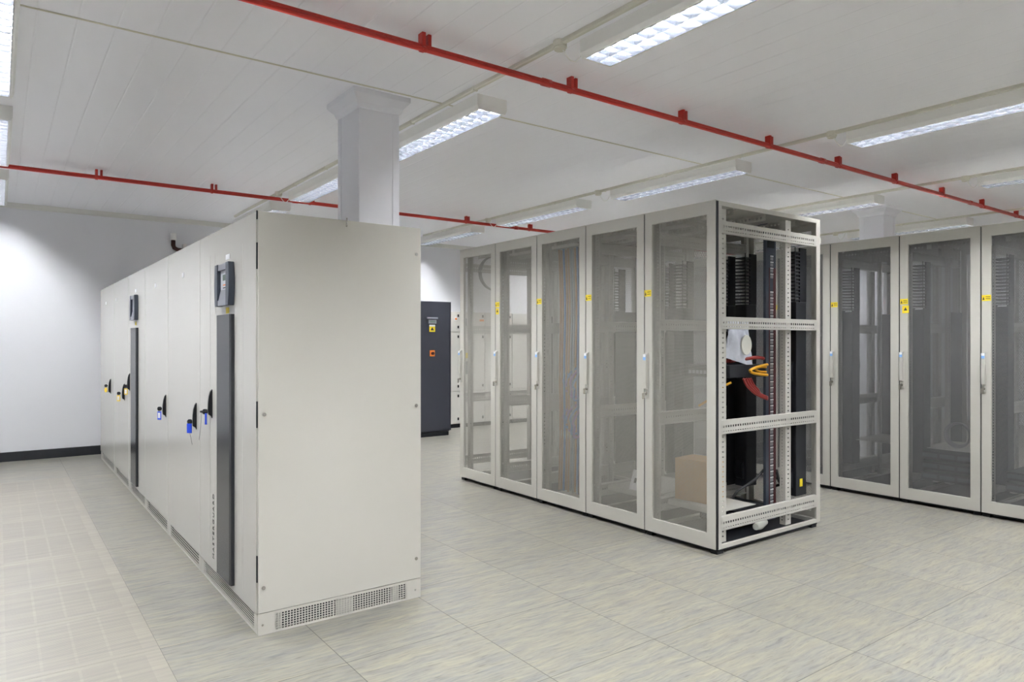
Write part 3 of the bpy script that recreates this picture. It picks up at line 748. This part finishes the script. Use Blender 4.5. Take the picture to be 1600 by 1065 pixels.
# vertical cables in the third and fourth racks
cols = ['cab_blue', 'cab_org', 'cab_blue', 'cab_grey', 'cab_org', 'cab_blue', 'cab_org', 'cab_grey', 'cab_blue', 'cab_blue', 'cab_org', 'cab_blue', 'cab_org', 'cab_org']
cname = {'cab_blue': 'blue', 'cab_org': 'tan', 'cab_grey': 'grey'}
for k, c in enumerate(cols):
    y = YA+1.2+.285+.019*k; x = XA+.17+.04*(k % 3)
    cable('cable', [(x, y, 2.1), (x+.02, y+.004, 1.6), (x, y-.006, 1.1), (x+.015, y+.004, .6), (x, y, .10)], .009, M[c],
          '%s cable hanging down in the violet-cable rack, %s from camera side' % (cname[c], (ORD+['thirteenth','fourteenth'])[k]), 'hanging cables in the violet-cable rack', 6)
for k in range(5):
    y = YA+1.2+.26+.055*k
    for q, zc in enumerate((1.02, .72)):
        dx = .022*k; pts = [(XA+.16+dx, y-.04, zc+.10), (XA+.12+dx, y+.02, zc+.03*((k % 3)-1)), (XA+.18+dx, y+.07, zc-.08), (XA+.14+dx, y+.02, zc-.16+.02*k), (XA+.26+dx, y-.03, zc-.10)]
        cable('cable', pts, .010, M['cab_pur'] if (k+q) % 2 else M['cab_blue'],
              '%s patch cable tangled in the %s knot, %s strand' % ('violet' if (k+q) % 2 else 'blue', ['upper', 'lower'][q], ORD[k]), 'tangled patch cables', 6)
# units at the bottom of the right row racks
for i in (1, 0):
    for k in range(3 if i else 2):
        u = empty('network_switch', (XB+.10, YB+.6*i+.07, .20+.085*k)); tag(u, 'dark rack unit, %s from the bottom, in the %s' % (ORD[k], ['rack cut by the right edge', 'right-row rack with two stickers'][i]), 'network switch', 'dark rack units in the right row')
        box(0, .45, 0, .40, 0, .065).build('chassis', M['black'], u, bevel=.002)
        q = MB()
        for j in range(3): q.box(-.003, 0, .02+j*.13, .13+j*.13, .02, .05)
        q.build('face_plate', M['bezel'], u)
# coiled cable and paper in the right-row racks
t = empty('coiled_cable', (XB+.35, YB+.6+.30, .56)); tag(t, 'dark cable coiled on the shelf of the right-row rack with two stickers', 'cable')
for a in range(3): MB().tube([(.02*a, (.095-.004*a)*math.cos(2*PI*k/28), (.10-.004*a)*math.sin(2*PI*k/28)) for k in range(28)], .009, 7, close=True).build('coil', M['cab_grey'], t)
for i in (1, 2):
    t = empty('rack_shelf', (XB, YB+.6*i, .445)); tag(t, 'pale metal shelf inside the %s' % ['', 'right-row rack with two stickers', 'leftmost full rack of the right row'][i], 'shelf')
    box(.20, .80, .075, .525, 0, .004).build('shelf_plate', M['galv'], t)

# ------------------------------------------------------------------ dark air-conditioning cabinet and switchgear at the back
t = empty('cooling_unit', (4.66, 8.60, 0)); tag(t, 'tall dark slate cooling cabinet with small display behind the left cabinets', 'cooling cabinet')
box(.02, .56, .02, .80, .06, 1.895).build('body', M['navy'], t)
box(0, .555, 0, .02, .075, 1.905).build('front_panel', M['navy'], t, bevel=.006)
box(.558, .575, 0.002, .8, .07, 1.905).build('side_panel', M['navy'], t, bevel=.003)
box(.01, .54, .01, .78, 0, .055).build('plinth', M['black'], t)
dp = box(.175, .350, -.018, 0, 1.655, 1.680).build('display_hood', M['silver'], t, bevel=.003)
q = box(.205, .330, -.010, 0, 1.59, 1.645).build('controller', M['silver'], t, bevel=.003); box(.228, .312, -.012, -.010, 1.605, 1.632).build('screen', M['lcd'], q)
sk = box(.218, .312, -.002, 0, 1.475, 1.575).build('warning_sticker', M['yellow'], t); box(.218, .312, -.003, -.002, 1.55, 1.575).build('sticker_header', M['paper'], sk)
MB().prism([(.235, 1.495), (.295, 1.495), (.265, 1.54)], 'y', -.0032, -.002).build('sticker_symbol', M['ink'], sk)
sw = box(.225, .305, -.008, 0, 1.13, 1.215).build('isolator_switch', M['orange'], t, bevel=.003)
MB().disc((.265, 1.172), .022, 'y', -.030, -.008, 16).build('switch_knob', M['darkred'], sw)

for i in range(4):
    x = 5.285+.475*i if i else 5.285
    x = [5.285, 5.80, 6.26, 6.80][i]; x2 = [5.798, 6.258, 6.798, 7.33][i]
    t = empty('switchgear_cabinet', (x, 9.25, 0)); tag(t, 'pale switchgear cabinet against the back wall, %s from the dark cooling cabinet' % ORD[i], 'cabinet', 'pale switchgear at the back wall')
    wd = x2-x
    box(0, wd, .02, .34, .06, 1.80).build('body', M['elec'], t); box(.01, wd-.01, .03, .33, 0, .06).build('plinth', M['black'], t)
    for z0, z1 in ((1.495, 1.80), (.575, 1.475), (.07, .555)):
        d = box(.004, wd-.004, 0, .02, z0, z1).build('door', M['elec'], t, bevel=.002)
        for z in (z0+.07, z1-.06): box(wd-.05, wd-.03, -.012, 0, z-.02, z+.02).build('latch', M['black'], d)
    if i == 0:
        s = box(.405, .455, -.006, 0, 1.66, 1.72).build('isolator_switch', M['paper'], t); MB().disc((.43, 1.69), .016, 'y', -.014, -.006, 12).build('switch_knob', M['orange'], s)
    if i == 1:
        box(.08, .17, -.003, 0, .83, 1.03).build('meter_panel', M['cab_grey'], t); box(.08, .15, -.003, 0, 1.08, 1.16).build('warning_sticker', M['yellow'], t)
        box(.06, .12, -.004, 0, 1.58, 1.70).build('vent_plate', M['cab_grey'], t)
        box(.36, .44, -.003, 0, 1.66, 1.69).build('warning_sticker', M['orange'], t)
bpy.context.view_layer.update()
